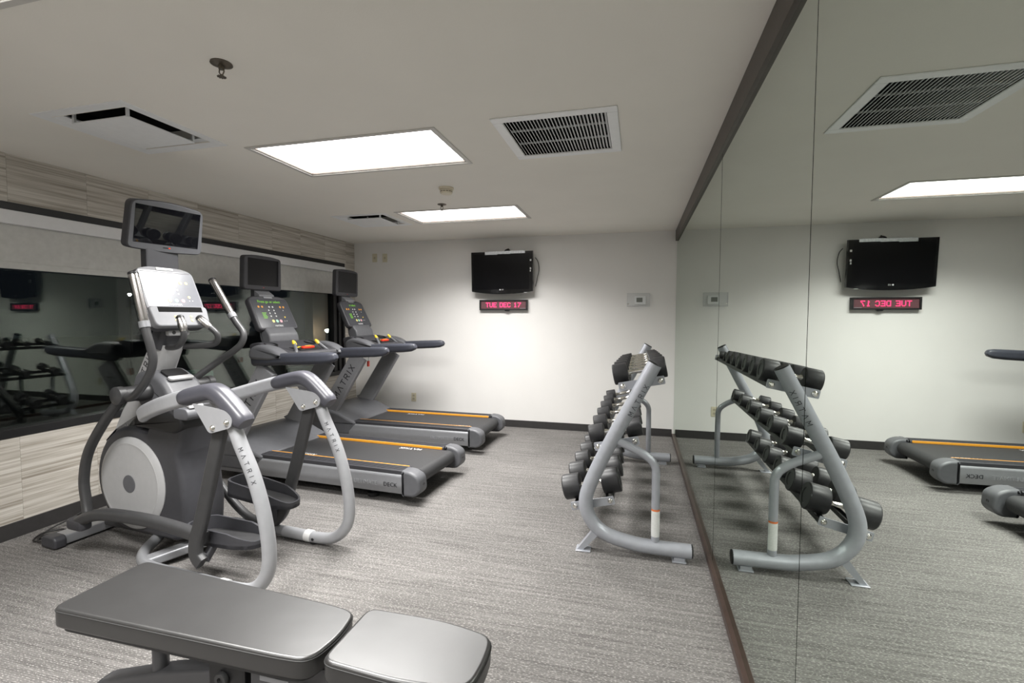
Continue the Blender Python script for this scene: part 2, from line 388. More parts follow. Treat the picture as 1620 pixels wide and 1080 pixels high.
def board(name, x0, x1, y0, y1, z1, m='base', z0=0.0): return struct(G().box(x0, x1, y0, y1, z0, z1, r=.002, seg=1).build(name, m))
board('baseboard_left', XL, XL + .008, YF, YB, .102)
board('baseboard_back', XL + .008, XR - .02, YB - .008, YB, .092)
board('baseboard_front', XL + .008, XR - .02, YF, YF + .008, .1)
tb = G().box(XR - .018, XR + .006, YF, YB, 2.318, H, r=.002).build('trim_1', 'bronze'); struct(tb, 'dark bronze trim along the top of the mirrors', 'trim')
tb = G().box(XR - .021, XR + .006, YF, YB, 0, .04, r=.004).build('trim_2', 'brown'); struct(tb, 'brown channel holding the mirrors along the floor', 'trim')

# window: frame, glass, head trim
win = G()
fx0, fx1 = TX - .1, TX - .04
win.box(fx0, TX + .012, WY0, WY1, WZ0, WZ0 + .056, r=.003)           # sill
win.box(fx0, TX + .014, WY0, WY1, WZ1 - .05, WZ1, r=.003)            # head
win.box(fx0, fx1, WY1 - .22, WY1, WZ0, WZ1); win.box(fx1, fx1 + .025, WY1 - .22, WY1 - .16, WZ0, WZ1); win.box(fx1, fx1 + .025, WY1 - .11, WY1 - .06, WZ0, WZ1)
win.box(fx0, TX + .006, WY1 - .035, WY1, WZ0, WZ1); win.box(fx0, TX + .006, WY0, WY0 + .06, WZ0, WZ1)
wo = win.build('window_1', 'frame', None, 30); struct(wo, 'long black framed window of the left wall, dark with night outside', 'window')
for a, b in ((WY0 + .06, WY1 - .22),):
    for px in (.014, .036): G().box(fx0 + px, fx0 + px + .005, a, b, WZ0 + .05, WZ1 - .05).build('pane', 'glass', wo, None)
bl = thing('roller_blind', 'white roller blind pulled down a little over the long window', 'blind', (TX - .02, (WY0+WY1)/2, 1.72))
ly = (WY1 - WY0) / 2
G().box(-.03, .048, -ly + .005, ly - .002, 2.0 - 1.72, 2.087 - 1.72, r=.006).build('cassette', 'cassette', bl)
G().box(.012, .015, -ly + .02, ly - .02, .02, .29).build('fabric', 'blind', bl)
G().box(.006, .021, -ly + .02, ly - .02, 0, .045, r=.006).build('hem_bar', 'blind', bl)

# mirrors
for a, b, lab in ((YF + .002, 1.4075, 'wall mirror panel nearest the camera, at the right edge'), (1.4125, 2.834, 'middle wall mirror panel beside the near end of the dumbbell rack'), (2.846, YB - .002, 'long wall mirror panel farthest back, meeting the white back wall')):
    o = G().box(XR, XR + .006, a, b, .036, 2.32).build('wall_mirror', 'mirror', None, None); tag(o, lab, 'mirror', 'wall mirrors')

# ------------------------------------------------------------------ ceiling fittings
LAB = ['large lit ceiling light panel nearest the air diffuser and sprinkler', 'smaller looking lit ceiling light panel toward the television wall', 'ceiling light panel above the bench, out of view overhead', 'assumed ceiling light panel, unseen behind the camera, added for its light']
for (a, b, c, d), lab in zip(LIGHTS, LAB):
    cx, cy = (a+b)/2, (c+d)/2; w, h = (b-a)/2, (d-c)/2
    t = thing('ceiling_light', lab, 'ceiling light', (cx, cy, H), 0, 'light panels in the ceiling')
    f = G()
    for x0, x1, y0, y1 in ((-w-.028, w+.028, -h-.028, -h), (-w-.028, w+.028, h, h+.028), (-w-.028, -w, -h, h), (w, w+.028, -h, h)): f.box(x0, x1, y0, y1, -.006, 0, r=.002, seg=1)
    f.build('frame', 'lightframe', t)
    e = G()
    for x0, x1, y0, y1 in ((-w, w, -h, -h+.006), (-w, w, h-.006, h), (-w, -w+.006, -h, h), (w-.006, w, -h, h)): e.box(x0, x1, y0, y1, 0.0, .03)
    e.box(-w, w, -h, h, .032, .05); e.build('housing', 'lightframe', t)
    e = G()
    for x0, x1, y0, y1 in ((-w+.001, w-.001, -h+.001, -h+.012), (-w+.001, w-.001, h-.012, h-.001), (-w+.001, -w+.012, -h, h), (w-.012, w-.001, -h, h)): e.box(x0, x1, y0, y1, .002, .012)
    e.build('recess_shade', 'bronze', t)  # dark strips stand in for the shade along the recess edge
    G().box(-w+.006, w-.006, -h+.006, h-.006, .016, .022).build('diffuser', 'panel', t)
    ld = bpy.data.lights.new('panel_lamp', 'AREA'); ld.shape = 'RECTANGLE'; ld.size = 2*w - .014; ld.size_y = 2*h - .014
    ld.energy = PANEL_WATT; ld.spread = math.radians(PANEL_SPREAD); ld.color = (1.0, .985, .96)
    lo = bpy.data.objects.new('panel_lamp', ld); COL.objects.link(lo); lo.parent = t; lo.location = (0, 0, .0145)

# return grille
a, b, c, d = RET; cx, cy = (a+b)/2, (c+d)/2; w, h = (b-a)/2, (d-c)/2
t = thing('return_air_grille', 'square white return air grille with many thin slats near the mirror', 'air vent', (cx, cy, H))
f = G()
for x0, x1, y0, y1 in ((-w-.055, w+.055, -h-.055, -h), (-w-.055, w+.055, h, h+.055), (-w-.055, -w, -h, h), (w, w+.055, -h, h)): f.box(x0, x1, y0, y1, -.008, 0, r=.003, seg=1)
f.build('frame', 'ventwhite', t)
f = G(); f.box(-w, w, -h, h, .085, .1)
for x0, x1, y0, y1 in ((-w, w, -h, -h+.004), (-w, w, h-.004, h), (-w, -w+.004, -h, h), (w-.004, w, -h, h)): f.box(x0, x1, y0, y1, 0, .085)
f.build('plenum', 'dark', t)
ns = 29; sl = G().box(-.0012, .0012, -h, h, -.009, .009).mesh('slat'); sl.materials.append(M['ventwhite'])
for i in range(ns):
    o = link('slat', sl, t, None); o.location = (-w + 2*w*(i+.5)/ns, 0, .004); o.rotation_euler = (0, math.radians(-36), 0)
for k in (-.36, .36):
    G().box(-w, w, k*h - .002, k*h + .002, .006, .016).build('crossbar', 'ventwhite', t)

# supply diffusers
for (a, b, c, d), lab in zip(DIF, ('white square ceiling air diffuser with drop plate, above the elliptical', 'white square ceiling air diffuser by the far light panel')):
    t = thing('air_diffuser', lab, 'air vent', ((a+b)/2, (c+d)/2, H), 0, 'square supply diffusers')
    w = (b-a)/2; f = G()
    sec = [(w, 0), (w, -.004), (w-.03, -.006), (w-.06, .0), (w-.075, .022), (w-.072, .03), (w-.05, .01), (w-.04, 0)]
    f2 = []
    rings = []
    for rr, z in sec:
        rings.append([f.bm.verts.new((x*rr, y*rr, z)) for x, y in ((1, 1), (-1, 1), (-1, -1), (1, -1))])
    for A, B in zip(rings, rings[1:]):
        for i in range(4): f.bm.faces.new((A[i], A[(i+1) % 4], B[(i+1) % 4], B[i]))
    f.build('frame', 'ventwhite', t, 30)
    f = G(); k = w - .06
    f.box(-k, k, -k, k, .085, .1)
    for x0, x1, y0, y1 in ((-k, k, -k, -k+.004), (-k, k, k-.004, k), (-k, -k+.004, -k, k), (k-.004, k, -k, k)): f.box(x0, x1, y0, y1, .01, .085)
    f.build('plenum', 'dark', t)
    p = w - .115
    G().box(-p, p, -p, p, -.020, -.012, r=.003, seg=2).build('drop_plate', 'ventwhite', t)
    for sx, sy in ((1, 1), (1, -1), (-1, 1), (-1, -1)): G().box(sx*p*.96 - .006, sx*p*.96 + .006, sy*p*.96 - .006, sy*p*.96 + .006, -.012, .09).build('hanger', 'ventwhite', t)

def sprinkler(x, y, lab):
    t = thing('sprinkler_head', lab, 'sprinkler', (x, y, H), 0, 'fire sprinklers')
    G().lathe([(0, 0), (.04, 0), (.041, -.004), (.03, -.008), (.016, -.011), (0, -.011)], (0, 0, 0), (0, 0, 1)).build('escutcheon', 'brass', t)
    g = G().cyl((0, 0, -.008), (0, 0, -.024), .011)
    for s in (-1, 1): g.tube([(s*.010, 0, -.022), (s*.012, 0, -.034), (s*.004, 0, -.048)], .0025, 8)
    g.cyl((0, 0, -.044), (0, 0, -.052), .005); g.build('body', 'brass', t)
    g = G().cyl((0, 0, -.052), (0, 0, -.0545), .013)
    for i in range(10):
        a = i * math.pi / 5; g.box(-.0025, .0025, .011, .017, -.0545, -.0525, X=Matrix.Rotation(a, 4, 'Z'))
    g.build('deflector', 'brass', t)
sprinkler(-1.639, 1.611, 'dark sprinkler head nearest the camera on the ceiling')
sprinkler(-1.73, 4.064, 'small far sprinkler head just before the far light panel')
t = thing('smoke_detector', 'round cream smoke detector between the two ceiling light panels', 'smoke detector', (-1.478, 3.561, H))
G().lathe([(0, 0), (.058, 0), (.06, -.012), (.055, -.016), (0, -.016)], (0, 0, 0), (0, 0, 1)).build('base', 'cream', t)
G().lathe([(0, -.016), (.047, -.016), (.05, -.022), (.05, -.028), (.046, -.03), (.046, -.034), (.05, -.036), (.044, -.048), (.02, -.053), (0, -.053)], (0, 0, 0), (0, 0, 1)).build('head', 'cream', t)
g = G()
for i in range(12):
    a = i * math.pi / 6; g.box(-.008, .008, .0445, .0475, -.034, -.0295, X=Matrix.Rotation(a, 4, 'Z'))
g.build('vent_slots', 'brass', t)

# ------------------------------------------------------------------ back wall things
t = thing('television', 'flat black television mounted high on the white back wall', 'television', (-1.662, YB, 1.72))
tilt = Matrix.Translation((0, -.05, 0)) @ Matrix.Rotation(math.radians(3.0), 4, 'X')
out = [(-.40, .03), (-.40, .525), (.40, .525), (.40, .03)]; n = 14
bot = [(.40 - .8 * i / n, .03 - .034 * math.sin(math.pi * i / n) ** .8) for i in range(1, n)]
G().prism(out[:1] + out[1:3] + out[3:] + bot, -.082, -.03, 'y', bev=.006, X=tilt).build('casing', 'tvblack', t, 30)
G().box(-.30, .30, -.03, .0, .08, .44, r=.02, X=tilt).build('back_shell', 'black', t)
G().box(-.372, .352, -.0835, -.081, .055, .498, X=tilt).build('screen', 'tvscreen', t, None)
g = G()
for i, (x0, x1, dz) in enumerate(((-.215, -.05, 0), (-.055, .115, .006), (.105, .305, .01))): g.box(x0, x1, -.086, -.0825, .488 + dz, .528 + dz*.4, r=.001, seg=1, X=tilt)
g.box(-.21, .30, -.085, -.04, .525, .5285, X=tilt); g.build('silver_tape', 'tape', t)
g = G(); random.seed(3)
for i in range(3): g.tube(spline([(.0 + i*.02, -.03, .52), (.02 + i*.02, -.04, .55 + .01*i), (.06, -.045, .56 - .012*i), (.09 + .01*i, -.03, .53)]), .008, 8)
g.build('cable_bundle', 'cable', t)
G().tube(spline([(.41, -.02, .09), (.435, -.03, .2), (.455, -.03, .30), (.44, -.03, .40), (.405, -.03, .45)]), .004, 8).build('cable_loop', 'cable', t)
g = G()
for z, w in ((.40, .02), (.30, .016), (.27, .012)): G().box(.365, .365 + w, -.0845, -.082, z, z + .022, X=tilt).build('side_mark', 'whitemark', t)
LG = tilt @ frame_from((-.005, -.0842, .052), (1, 0, 0), (0, 0, 1))
text('logo', 'LG', .022, LG @ Matrix.Translation((.014, 0, 0)), 'whitemark', t)
G().lathe([(0, 0), (.0085, 0), (.0085, .001), (0, .001)], tilt @ V((-.022, -.0838, .052)), (0, -1, 0), 16).build('logo_disc', 'whitemark', t)
G().box(.29, .33, -.084, -.082, .012, .017, X=tilt).build('badge', 'whitemark', t)
G().box(-.1, .1, -.07, -.002, .15, .37).build('wall_bracket', 'black', t)

t = thing('led_message_sign', 'long black LED sign glowing TUE DEC 17 below the television', 'led sign', (-1.668, YB, 1.512))
g = G(); g.box(-.318, .318, -.03, 0, 0, .132)
for x0, x1, z0, z1 in ((-.318, .318, 0, .017), (-.318, .318, .115, .132), (-.318, -.298, .017, .115), (.298, .318, .017, .115)): g.box(x0, x1, -.058, -.03, z0, z1, r=.003, seg=1)
g.build('case', 'black', t)
face = G().box(-.298, .298, -.044, -.030, .017, .115).build('face', 'ledface', t, None)
DOT = {'T': ['11111', '00100', '00100', '00100', '00100', '00100', '00100'], 'U': ['10001'] * 6 + ['01110'], 'E': ['11111', '10000', '10000', '11110', '10000', '10000', '11111'],
       'D': ['11110', '10001', '10001', '10001', '10001', '10001', '11110'], 'C': ['01110', '10001', '10000', '10000', '10000', '10001', '01110'],
       '1': ['00100', '01100', '00100', '00100', '00100', '00100', '01110'], '7': ['11111', '00001', '00010', '00100', '00100', '01000', '01000'], ' ': ['000'] * 7}
p = .00845; x = 0; s_ = 'TUE DEC 17'
tw = sum((len(DOT[ch][0]) + 1) for ch in s_) - 1
for ch in s_:
    g = G()
    for r, row in enumerate(DOT[ch]):
        for k, bit in enumerate(row):
            if bit == '1':
                X0 = (x + k - tw/2 + .5) * p; Z0 = .066 + (3 - r) * p
                g.box(X0 - .0039, X0 + .0039, -.0465, -.044, Z0 - .0039, Z0 + .0039)
    x += len(DOT[ch][0]) + 1
    if ch != ' ': g.build('letter', 'led', face, None)
G().box(.22, .296, -.0448, -.0438, .02, .025).build('maker_strip', 'faint', t)
G().lathe([(0, 0), (.035, 0), (.03, -.012), (.02, -.016), (0, -.016)], (.05, -.035, 0), (0, 0, 1), 16).build('sensor', 'black', t)

t = thing('thermostat', 'white thermostat under a clear lock cover on the back wall', 'thermostat', (0.004, YB, 1.553))
G().box(-.045, .085, -.03, 0, .025, .125, r=.006).build('body', 'thermo', t)
G().box(-.022, .048, -.0315, -.029, .052, .105).build('display', 'lcd', t, None)
cv = G(); cv.box(-.131, .131, -.055, -.052, 0, .157)
for x0, x1, z0, z1 in ((-.131, .131, 0, .003), (-.131, .131, .154, .157), (-.131, -.128, .003, .154), (.128, .131, .003, .154)): cv.box(x0, x1, -.052, 0, z0, z1)
cv.build('clear_cover', 'clear', t, None)
G().cyl((-.115, -.056, .03), (-.115, -.05, .03), .008).build('lock', 'chrome', t)

def plate(x, z, lab, kind):
    t = thing('wall_plate', lab, 'outlet', (x, YB, z - .058), 0, 'ivory wall plates')
    G().box(-.036, .036, -.006, 0, 0, .116, r=.003).build('cover', 'ivory', t)
    if kind == 'duplex':
        for dz in (.036, .08):
            k = G().prism(rrect(.034, .028, .012), -.0085, -.005, 'y', X=Matrix.Translation((0, 0, dz))).build('socket', 'ivory2', t)
            for dx in (-.0065, .0065): G().box(dx - .001, dx + .001, -.0092, -.0083, dz - .002, dz + .008).build('slot', 'black', k, None)
    else:
        G().box(-.012, .012, -.011, -.005, .045, .071, r=.002).build('switch', 'ivory2', t)
plate(-3.524, 2.232, 'ivory wall plate high in the back left corner, left of two', 'jack'); plate(-3.369, 2.228, 'ivory wall plate high on the back wall, right of two', 'jack')
plate(-2.95, .326, 'ivory power outlet low on the back wall behind the far treadmill', 'duplex'); plate(-.017, .328, 'ivory power outlet low on the back wall behind the dumbbell rack', 'duplex')

# ------------------------------------------------------------------ dumbbell rack
RY0, RY1 = 2.88, 4.80
rk = thing('dumbbell_rack', 'grey three tier steel dumbbell rack standing in front of the mirror', 'dumbbell rack', (0, (RY0+RY1)/2, 0))
RYC = (RY0 + RY1) / 2
def rack_frame(y, near):
    y -= RYC
    main = spline([(.322, y, .064), (.10, y, .066), (-.02, y, .076), (-.165, y, .112), (-.25, y, .182), (-.288, y, .275), (-.272, y, .39), (-.167, y, .632), (-.03, y, .90), (.10, y, 1.152)], 5)
    o = G().tube(main, .042, 20, ref=(0, 1, 0)).build('frame_tube', 'rackpaint', rk)
    d = (V((.10, y, 1.152)) - V((-.03, y, .90))).normalized()
    G().cyl(V((.10, y, 1.152)) - d*.004, V((.10, y, 1.152)) + d*.006, .041, 18, .004).build('end_cap', 'black', o)
    G().cyl((.318, y, .066), (.33, y, .066), .041, 18, .004).build('end_cap', 'black', o)
    if near: lettering('MATRIX', .026, lambda a, b: V((.0, y, .945)) + d*a + V((d.z, 0, -d.x)) * (-math.sin(b/.042 - .3) * .0428) + V((0, -1, 0)) * (math.cos(b/.042 - .3) * .0428), 'mark', o, gap=.75)
    br = G().tube(fil([(-.11, y, .69), (.05, y, .62), (.118, y, .56), (.120, y, .08)], .13, 7), .024, 14, ref=(0, 1, 0)).build('brace', 'rackpaint', rk)
    if near:
        for z0, z1, m in ((.135, .288, 'label'), (.288, .299, 'orlabel')):
            g = G(); ring = [[g.bm.verts.new((.1195 + .0250*math.sin(a), y - .0250*math.cos(a), z)) for a in [math.radians(-75 + 15*i) for i in range(11)]] for z in (z0, z1)]
            for i in range(10): g.bm.faces.new((ring[0][i], ring[0][i+1], ring[1][i+1], ring[1][i]))
            g.build('warning_label' if m == 'label' else 'warning_header', m, br)
    ft = G(); ft.box(.215, .295, y - .035, y + .035, 0, .010, r=.003, seg=1); ft.box(.225, .285, y - .028, y + .028, .008, .03); ft.build('foot', 'rackpaint', rk)
    ft = G(); ft.box(-.345, -.255, y - .04, y + .04, 0, .008, r=.003, seg=1); ft.prism([(-.335, .008), (-.30, .008), (-.19, .13), (-.24, .14)], y - .025, y + .025, 'y'); ft.build('foot', 'rackpaint', rk)
rack_frame(RY0, True); rack_frame(RY1, False)
TIERS = [((.028, 1.03), 11.5), ((-.113, .656), 12.5), ((-.252, .273), 14)]
for (tx, tz), ang in TIERS:
    a = math.radians(ang); X = Matrix.Translation((tx, 0, tz)) @ Matrix.Rotation(-a, 4, 'Y')
    y0, y1 = RY0 - RYC, RY1 - RYC
    for ye in (y0 + .05, y1 - .05):
        p = G().prism(rrect(.27, .05, .006, 2), ye - .004, ye + .004, 'y', X=X).build('end_plate', 'rackpaint', rk)
        for bx in (-.11, .11): G().lathe([(0, .012), (.008, .012), (.013, .006), (.016, .005), (.016, 0), (0, 0)], X @ V((bx, ye - .004, 0)), (0, -1, 0), 12).build('bolt', 'chrome', p)
    for bx in (-.098, .098):
        G().prism([(bx - .026, -.024), (bx + .026, -.024), (bx + .026, -.0005), (bx + .02, -.0005), (bx + .02, -.018), (bx - .02, -.018), (bx - .02, -.0005), (bx - .026, -.0005)], y0 + .05, y1 - .05, 'y', X=X).build('rail', 'black', rk)

# dumbbells: one of each size, copied along the tiers
dcache = {}
def dumbbell(size, tier, k, cnt, y):
    R, Lh, grip = size
    if size not in dcache:
        g = G(); x0 = grip / 2
        heads = []
        for s in (-1, 1):
            g = G(); g.lathe([(0, .004), (R*.55, .004), (R*.58, 0), (R*.93, 0), (R, R*.09), (R, Lh*.9), (R*.95, Lh*.97), (R*.5, Lh), (0, Lh)][::1], (s*(x0 + Lh), 0, 0), (-s, 0, 0), 28)
            heads.append(g.mesh('head'))
        h = G().lathe([(.0125, 0), (.016, 0), (.016, .012), (.0115, .02), (.0125, grip*.3), (.016, grip*.5), (.0125, grip*.7), (.0115, grip-.02), (.016, grip-.012), (.016, grip), (.0125, grip)], (-x0, 0, 0), (1, 0, 0), 16).mesh('handle')
        for me in heads: me.materials.append(M['rubber'])
        h.materials.append(M['chrome'])
        for me in heads + [h]:
            me.polygons.foreach_set('use_smooth', [True]*len(me.polygons)); me.set_sharp_from_angle(angle=math.radians(35))
        dcache[size] = (heads, h)
    ordn = ['nearest', 'second from the near end', 'third from the near end', 'fourth from the near end', 'fifth from the near end', 'sixth from the near end', 'second from the far end', 'farthest']
    pos = ordn[k] if k < cnt - 1 else 'farthest'
    if cnt == 8 and k == 6: pos = ordn[6]
    tn = ['top', 'middle', 'bottom'][tier]
    (tx, tz), ang = TIERS[tier]; a = math.radians(ang)
    cx = tx - math.sin(a) * (R + .0); cz = tz + math.cos(a) * (R + .0)
    t = thing('dumbbell', 'black rubber dumbbell with chrome handle, %s on the %s tier' % (pos, tn), 'dumbbell', (cx, y, cz), 0, 'dumbbells on the rack')
    t.rotation_euler = (0, -a, 0)
    heads, h = dcache[size]
    for me in heads: link('head', me, t, None)
    link('handle', h, t, None)
def tier(tr, n, Rn, Rf, Ln, Lf, y0, y1, grip):
    for k in range(n):
        f = k / (n - 1); dumbbell((round(Rn + (Rf-Rn)*f, 3), round(Ln + (Lf-Ln)*f, 3), grip), tr, k, n, y0 + (y1-y0)*f)
for k, R_ in enumerate((.065, .063, .060, .057, .054, .050, .038, .035)): dumbbell((R_, round(R_*1.42, 3), .135), 0, k, 8, 3.04 + 1.62*k/7)
tier(1, 6, .057, .050, .096, .084, 3.05, 4.62, .135)
tier(2, 6, .080, .062, .115, .098, 3.07, 4.60, .135)

# ------------------------------------------------------------------ treadmills
def buttons(parent, X, items):
    for x, y, r, m in items:
        g = G().lathe([(0, .0035), (r*.85, .0035), (r, .002), (r, 0), (0, 0)], X @ V((x, y, 0)), X.to_3x3() @ V((0, 0, 1)), 12); g.build('key', m, parent)
def treadmill(loc, th, lab, disp, logos):
    t = thing('treadmill', lab, 'treadmill', (loc[0], loc[1], 0), -th, 'treadmills facing the window')
    # deck
    prof = [(-1.75, .20), (-1.75, .238), (-.07, .238)] + [(-.07 + .058*math.sin(a), .18 + .058*math.cos(a)) for a in [math.radians(15*i) for i in range(1, 12)]] + [(-.07, .122), (-.2, .122), (-.2, .20)]
    belt = G().prism(prof, -.27, .27, 'y').build('running_belt', 'belt', t, 30)
    for (u, v, s) in logos: lettering('MATRIX', .036, lambda a, b: V((u + a*s, v + b*s, .2392)), 'whitemark', belt, gap=.35, wd=.2)
    for s in (-1, 1):
        fr = G(); lo, hi = sorted((s*.285, s*.405)); fr.box(-1.6, -.13, lo, hi, .215, .258, r=.004, seg=1)
        for k in range(5):
            v = s*(.312 + .018*k); fr.box(-1.58, -.13, v - .004, v + .004, .256, .2605)
        fr = fr.build('foot_rail', 'dkplastic', t)
        lo, hi = sorted((s*.277, s*.2845)); G().box(-1.56, -.14, lo, hi, .236, .2585, r=.002, seg=1).build('orange_strip', 'orange', fr)
        sk = G().prism(roundpoly([(s*.385, .085), (s*.408, .075), (s*.425, .14), (s*.418, .222), (s*.385, .235)], .02, 3), -1.95, -.12, 'x').build('side_skirt', 'silver', t, 30)
        xr = (1, 0, 0) if s < 0 else (-1, 0, 0)
        text('lettering', 'DECK', .046, frame_from((-.225, s*.4263, .148), xr, (0, 0, 1)), 'mark', sk)
        text('faint_lettering', 'ULTIMATE', .046, frame_from((-.445, s*.4263, .148), xr, (0, 0, 1)), 'faint', sk)
        lo, hi = sorted((s*.302, s*.430))
        cap = roundpoly([(-.125, .068), (-.02, .068), (.032, .115), (.022, .225), (-.05, .262), (-.125, .264)], [.002, .06, .06, .06, .06, .002], 5)
        ec = G().prism(cap, lo, hi, 'y', bev=.022, seg=4).build('end_cap', 'grplastic', t)
        G().lathe([(0, 0), (.013, 0), (.013, .004), (.006, .004), (.006, .001), (0, .001)], (.025, s*.36, .16), (1, 0, -.1), 14).build('roller_bolt', 'black', ec)
        # upright
        c0, c1 = V((-1.86, 0, .33)), V((-1.435, 0, .985)); d = (c1 - c0).normalized(); nrm = V((d.z, 0, -d.x))
        w0 = .098
        ol = [(c0 - nrm*(w0+.03)), c0 - nrm*w0 + d*.05, c1 - nrm*(w0-.005), c1 + nrm*(w0-.005), c0 + nrm*w0 + d*.05, c0 + nrm*(w0+.04)]
        lo, hi = sorted((s*.335, s*.395))
        up = G().prism([(q.x, q.z) for q in ol], lo, hi, 'y', bev=.014, seg=3).build('upright', 'bezel', t)
        cm = c0 + d*.435
        sg = -s
        lettering('MATRIX', .062, lambda a, b: cm + d*a*(1 if s < 0 else 1) + nrm*(-b if s < 0 else -b) + V((0, s*.0610 + s*.3347, 0)), 'mark', up, gap=.55, wd=.16) if s < 0 else None
        # handrail
        pth = [(-1.585, s*.36, 1.045), (-1.565, s*.362, 1.047), (-1.45, s*.368, 1.055), (-1.30, s*.372, 1.068), (-1.05, s*.372, 1.080), (-.88, s*.37, 1.088), (-.80, s*.368, 1.094), (-.755, s*.366, 1.102), (-.738, s*.366, 1.108)]
        hr = G().sweep(pth, rrect(.095, .098, .034, 5), (0, 1, 0), [.7, .95, 1, 1, 1, .97, .9, .66, .34]).build('handrail', 'rail', t, 50)
        # front shoulder joining the rail to the dash
        G().prism(roundpoly([(-1.59, 1.06), (-1.36, 1.05), (-1.23, 1.075), (-1.24, 1.10), (-1.35, 1.165), (-1.50, 1.19), (-1.59, 1.15)], [.04, .02, .03, .03, .08, .05, .05], 4), *sorted((s*.295, s*.425)), 'y', bev=.03, seg=4).build('shoulder', 'grplastic', t)
        # inner grip with yellow tip
        gp = G().tube(fil([(-1.34, s*.27, 1.09), (-1.28, s*.20, 1.10), (-1.36, s*.145, 1.185)], .05), .015, 12).build('control_grip', 'grplastic', t)
        G().sweep([(-1.345, s*.15, 1.172), (-1.362, s*.144, 1.19), (-1.378, s*.138, 1.208)], rrect(.036, .024, .009), (0, 1, 0), [.9, 1, .6]).build('grip_key', 'yellow', gp)
        for u in (-1.75, -.45): G().lathe([(0, 0), (.045, 0), (.05, .008), (.05, .03), (.02, .035), (.02, .09), (0, .09)], (u, s*.31, 0), (0, 0, 1), 16).build('levelling_foot', 'black', t)
    G().box(-1.98, -.13, -.384, .384, .085, .215).build('underframe', 'black', t)
    # motor hood
    hood = [(-2.13, .10), (-2.16, .25), (-2.08, .36), (-1.90, .385), (-1.72, .352), (-1.60, .30), (-1.47, .248), (-1.47, .215), (-1.55, .10)]
    hd = G().prism(roundpoly(hood, [.03, .1, .06, .1, .1, .1, .01, .0, .0], 4), -.425, .425, 'y', bev=.03, seg=4).build('motor_hood', 'grplastic', t)
    G().box(-1.86, -1.79, -.34, -.335, .374, .382).build('hood_mark', 'whitemark', hd)
    # dash between the rails
    dash = roundpoly([(-1.66, 1.03), (-1.34, 1.02), (-1.25, 1.065), (-1.27, 1.115), (-1.46, 1.15), (-1.60, 1.20), (-1.70, 1.18)], .03, 3)
    ds = G().prism(dash, -.31, .31, 'y', bev=.012).build('dash', 'dkplastic', t)
    for s in (-1, 1):
        k = G().lathe([(.05, .028), (.056, .03), (.056, -.005), (.05, -.005), (.047, -.004), (0, -.004), (0, .002), (.046, .002), (.05, .028)], (-1.53, s*.235, 1.155), (.2, 0, 1), 20).build('cup_holder', 'black', ds)
    KX = frame_from((-1.37, 0, 1.142), (0, 1, 0), (-1, 0, .12))
    kp = G().box(-.13, .13, -.07, .07, -.02, .0, r=.008, X=KX).build('keypad', 'black', t)
    for x, y in ((-.07, .02), (-.03, .04), (.03, .04), (.07, .02), (.0, .012)): G().box(x-.014, x+.014, y-.007, y+.007, 0, .005, r=.002, seg=1, X=KX).build('key', 'yellow', kp)
    G().box(-.085, .06, -.055, -.025, 0, .022, r=.008, X=KX).build('stop_key', 'red', kp); G().box(-.05, .03, -.047, -.033, .020, .026, r=.003, X=KX).build('stop_label', 'orange', kp)
    G().tube(spline([(-1.45, -.15, 1.05), (-1.46, -.15, .96), (-1.465, -.15, .91)]), .0025, 6).build('safety_cord', 'cable', t)
    G().box(-1.475, -1.455, -.166, -.134, .845, .91, r=.005).build('safety_clip', 'red', t)
    # cross bar in front
    G().sweep(fil([(-1.30, -.30, 1.075), (-1.22, -.18, 1.085), (-1.22, .18, 1.085), (-1.30, .30, 1.075)], .12, 6), circ(.02, 12)).build('front_bar', 'dkplastic', t)
    # console
    A, B = V((-1.80, 0, 1.615)), V((-1.645, 0, 1.305)); up = (A - B).normalized(); X = frame_from((A + B)/2, (0, 1, 0), up)
    hh = (A - B).length / 2
    oc = roundpoly([(-.235, -hh), (.235, -hh), (.225, hh*.86), (.14, hh), (-.14, hh), (-.225, hh*.86)], [.04, .04, .05, .08, .08, .05], 4)
    co = G().prism(oc, -.06, 0, 'z', bev=.016, seg=3, X=X).build('console', 'dkplastic', t)
    G().prism(roundpoly([(-.212, -hh+.02), (.212, -hh+.02), (.204, hh*.8), (-.204, hh*.8)], .02, 3), -.002, .0015, 'z', X=X).build('overlay', 'conface', co, 30)
    G().box(-.05, .05, hh*.83, hh*.93, -.002, .004, r=.002, X=X).build('maker_badge', 'silver', co)
    FX = X @ Matrix.Translation((0, 0, .0025))
    text('display', disp, .036, FX @ Matrix.Translation((-.01, hh*.62, 0)), 'green', co)
    g = G()
    for k, w in enumerate((.05, .04, .045, .05, .042)): g.box(-.14, -.14 + w, -.01 - .013*k, -.004 - .013*k, .001, .0025, X=X)
    g.build('readout', 'green', co, None)
    B_ = [(-.15, .055, .011, 'orange'), (-.11, .055, .011, 'orange'), (.10, .055, .011, 'orange'), (.14, .055, .011, 'orange'), (-.03, .055, .009, 'key_w'), (.01, .055, .009, 'key_w')]
    for r in range(3): B_ += [(-.05, .02 - .03*r, .008, 'key_w'), (.01, .02 - .03*r, .008, 'key_w')]
    B_ += [(-.045, -.09, .016, 'key_y'), (0.0, -.09, .016, 'key_g'), (.045, -.09, .016, 'key_p'), (.11, -.05, .008, 'yellow'), (.12, .02, .005, 'key_w'), (.09, -.09, .004, 'key_w'), (.115, -.09, .004, 'key_w')]
    buttons(co, X, B_)
    text('lettering', 'MATRIX', .026, FX @ Matrix.Translation((.0, -hh + .034, 0)), 'whitemark', co)
    # neck and monitor
    G().prism(roundpoly([(-1.73, 1.36), (-1.66, 1.33), (-1.60, 1.262), (-1.585, 1.19), (-1.68, 1.15), (-1.72, 1.22)], .02, 3), -.175, .175, 'y', bev=.02, seg=3).build('console_neck', 'grplastic', t)
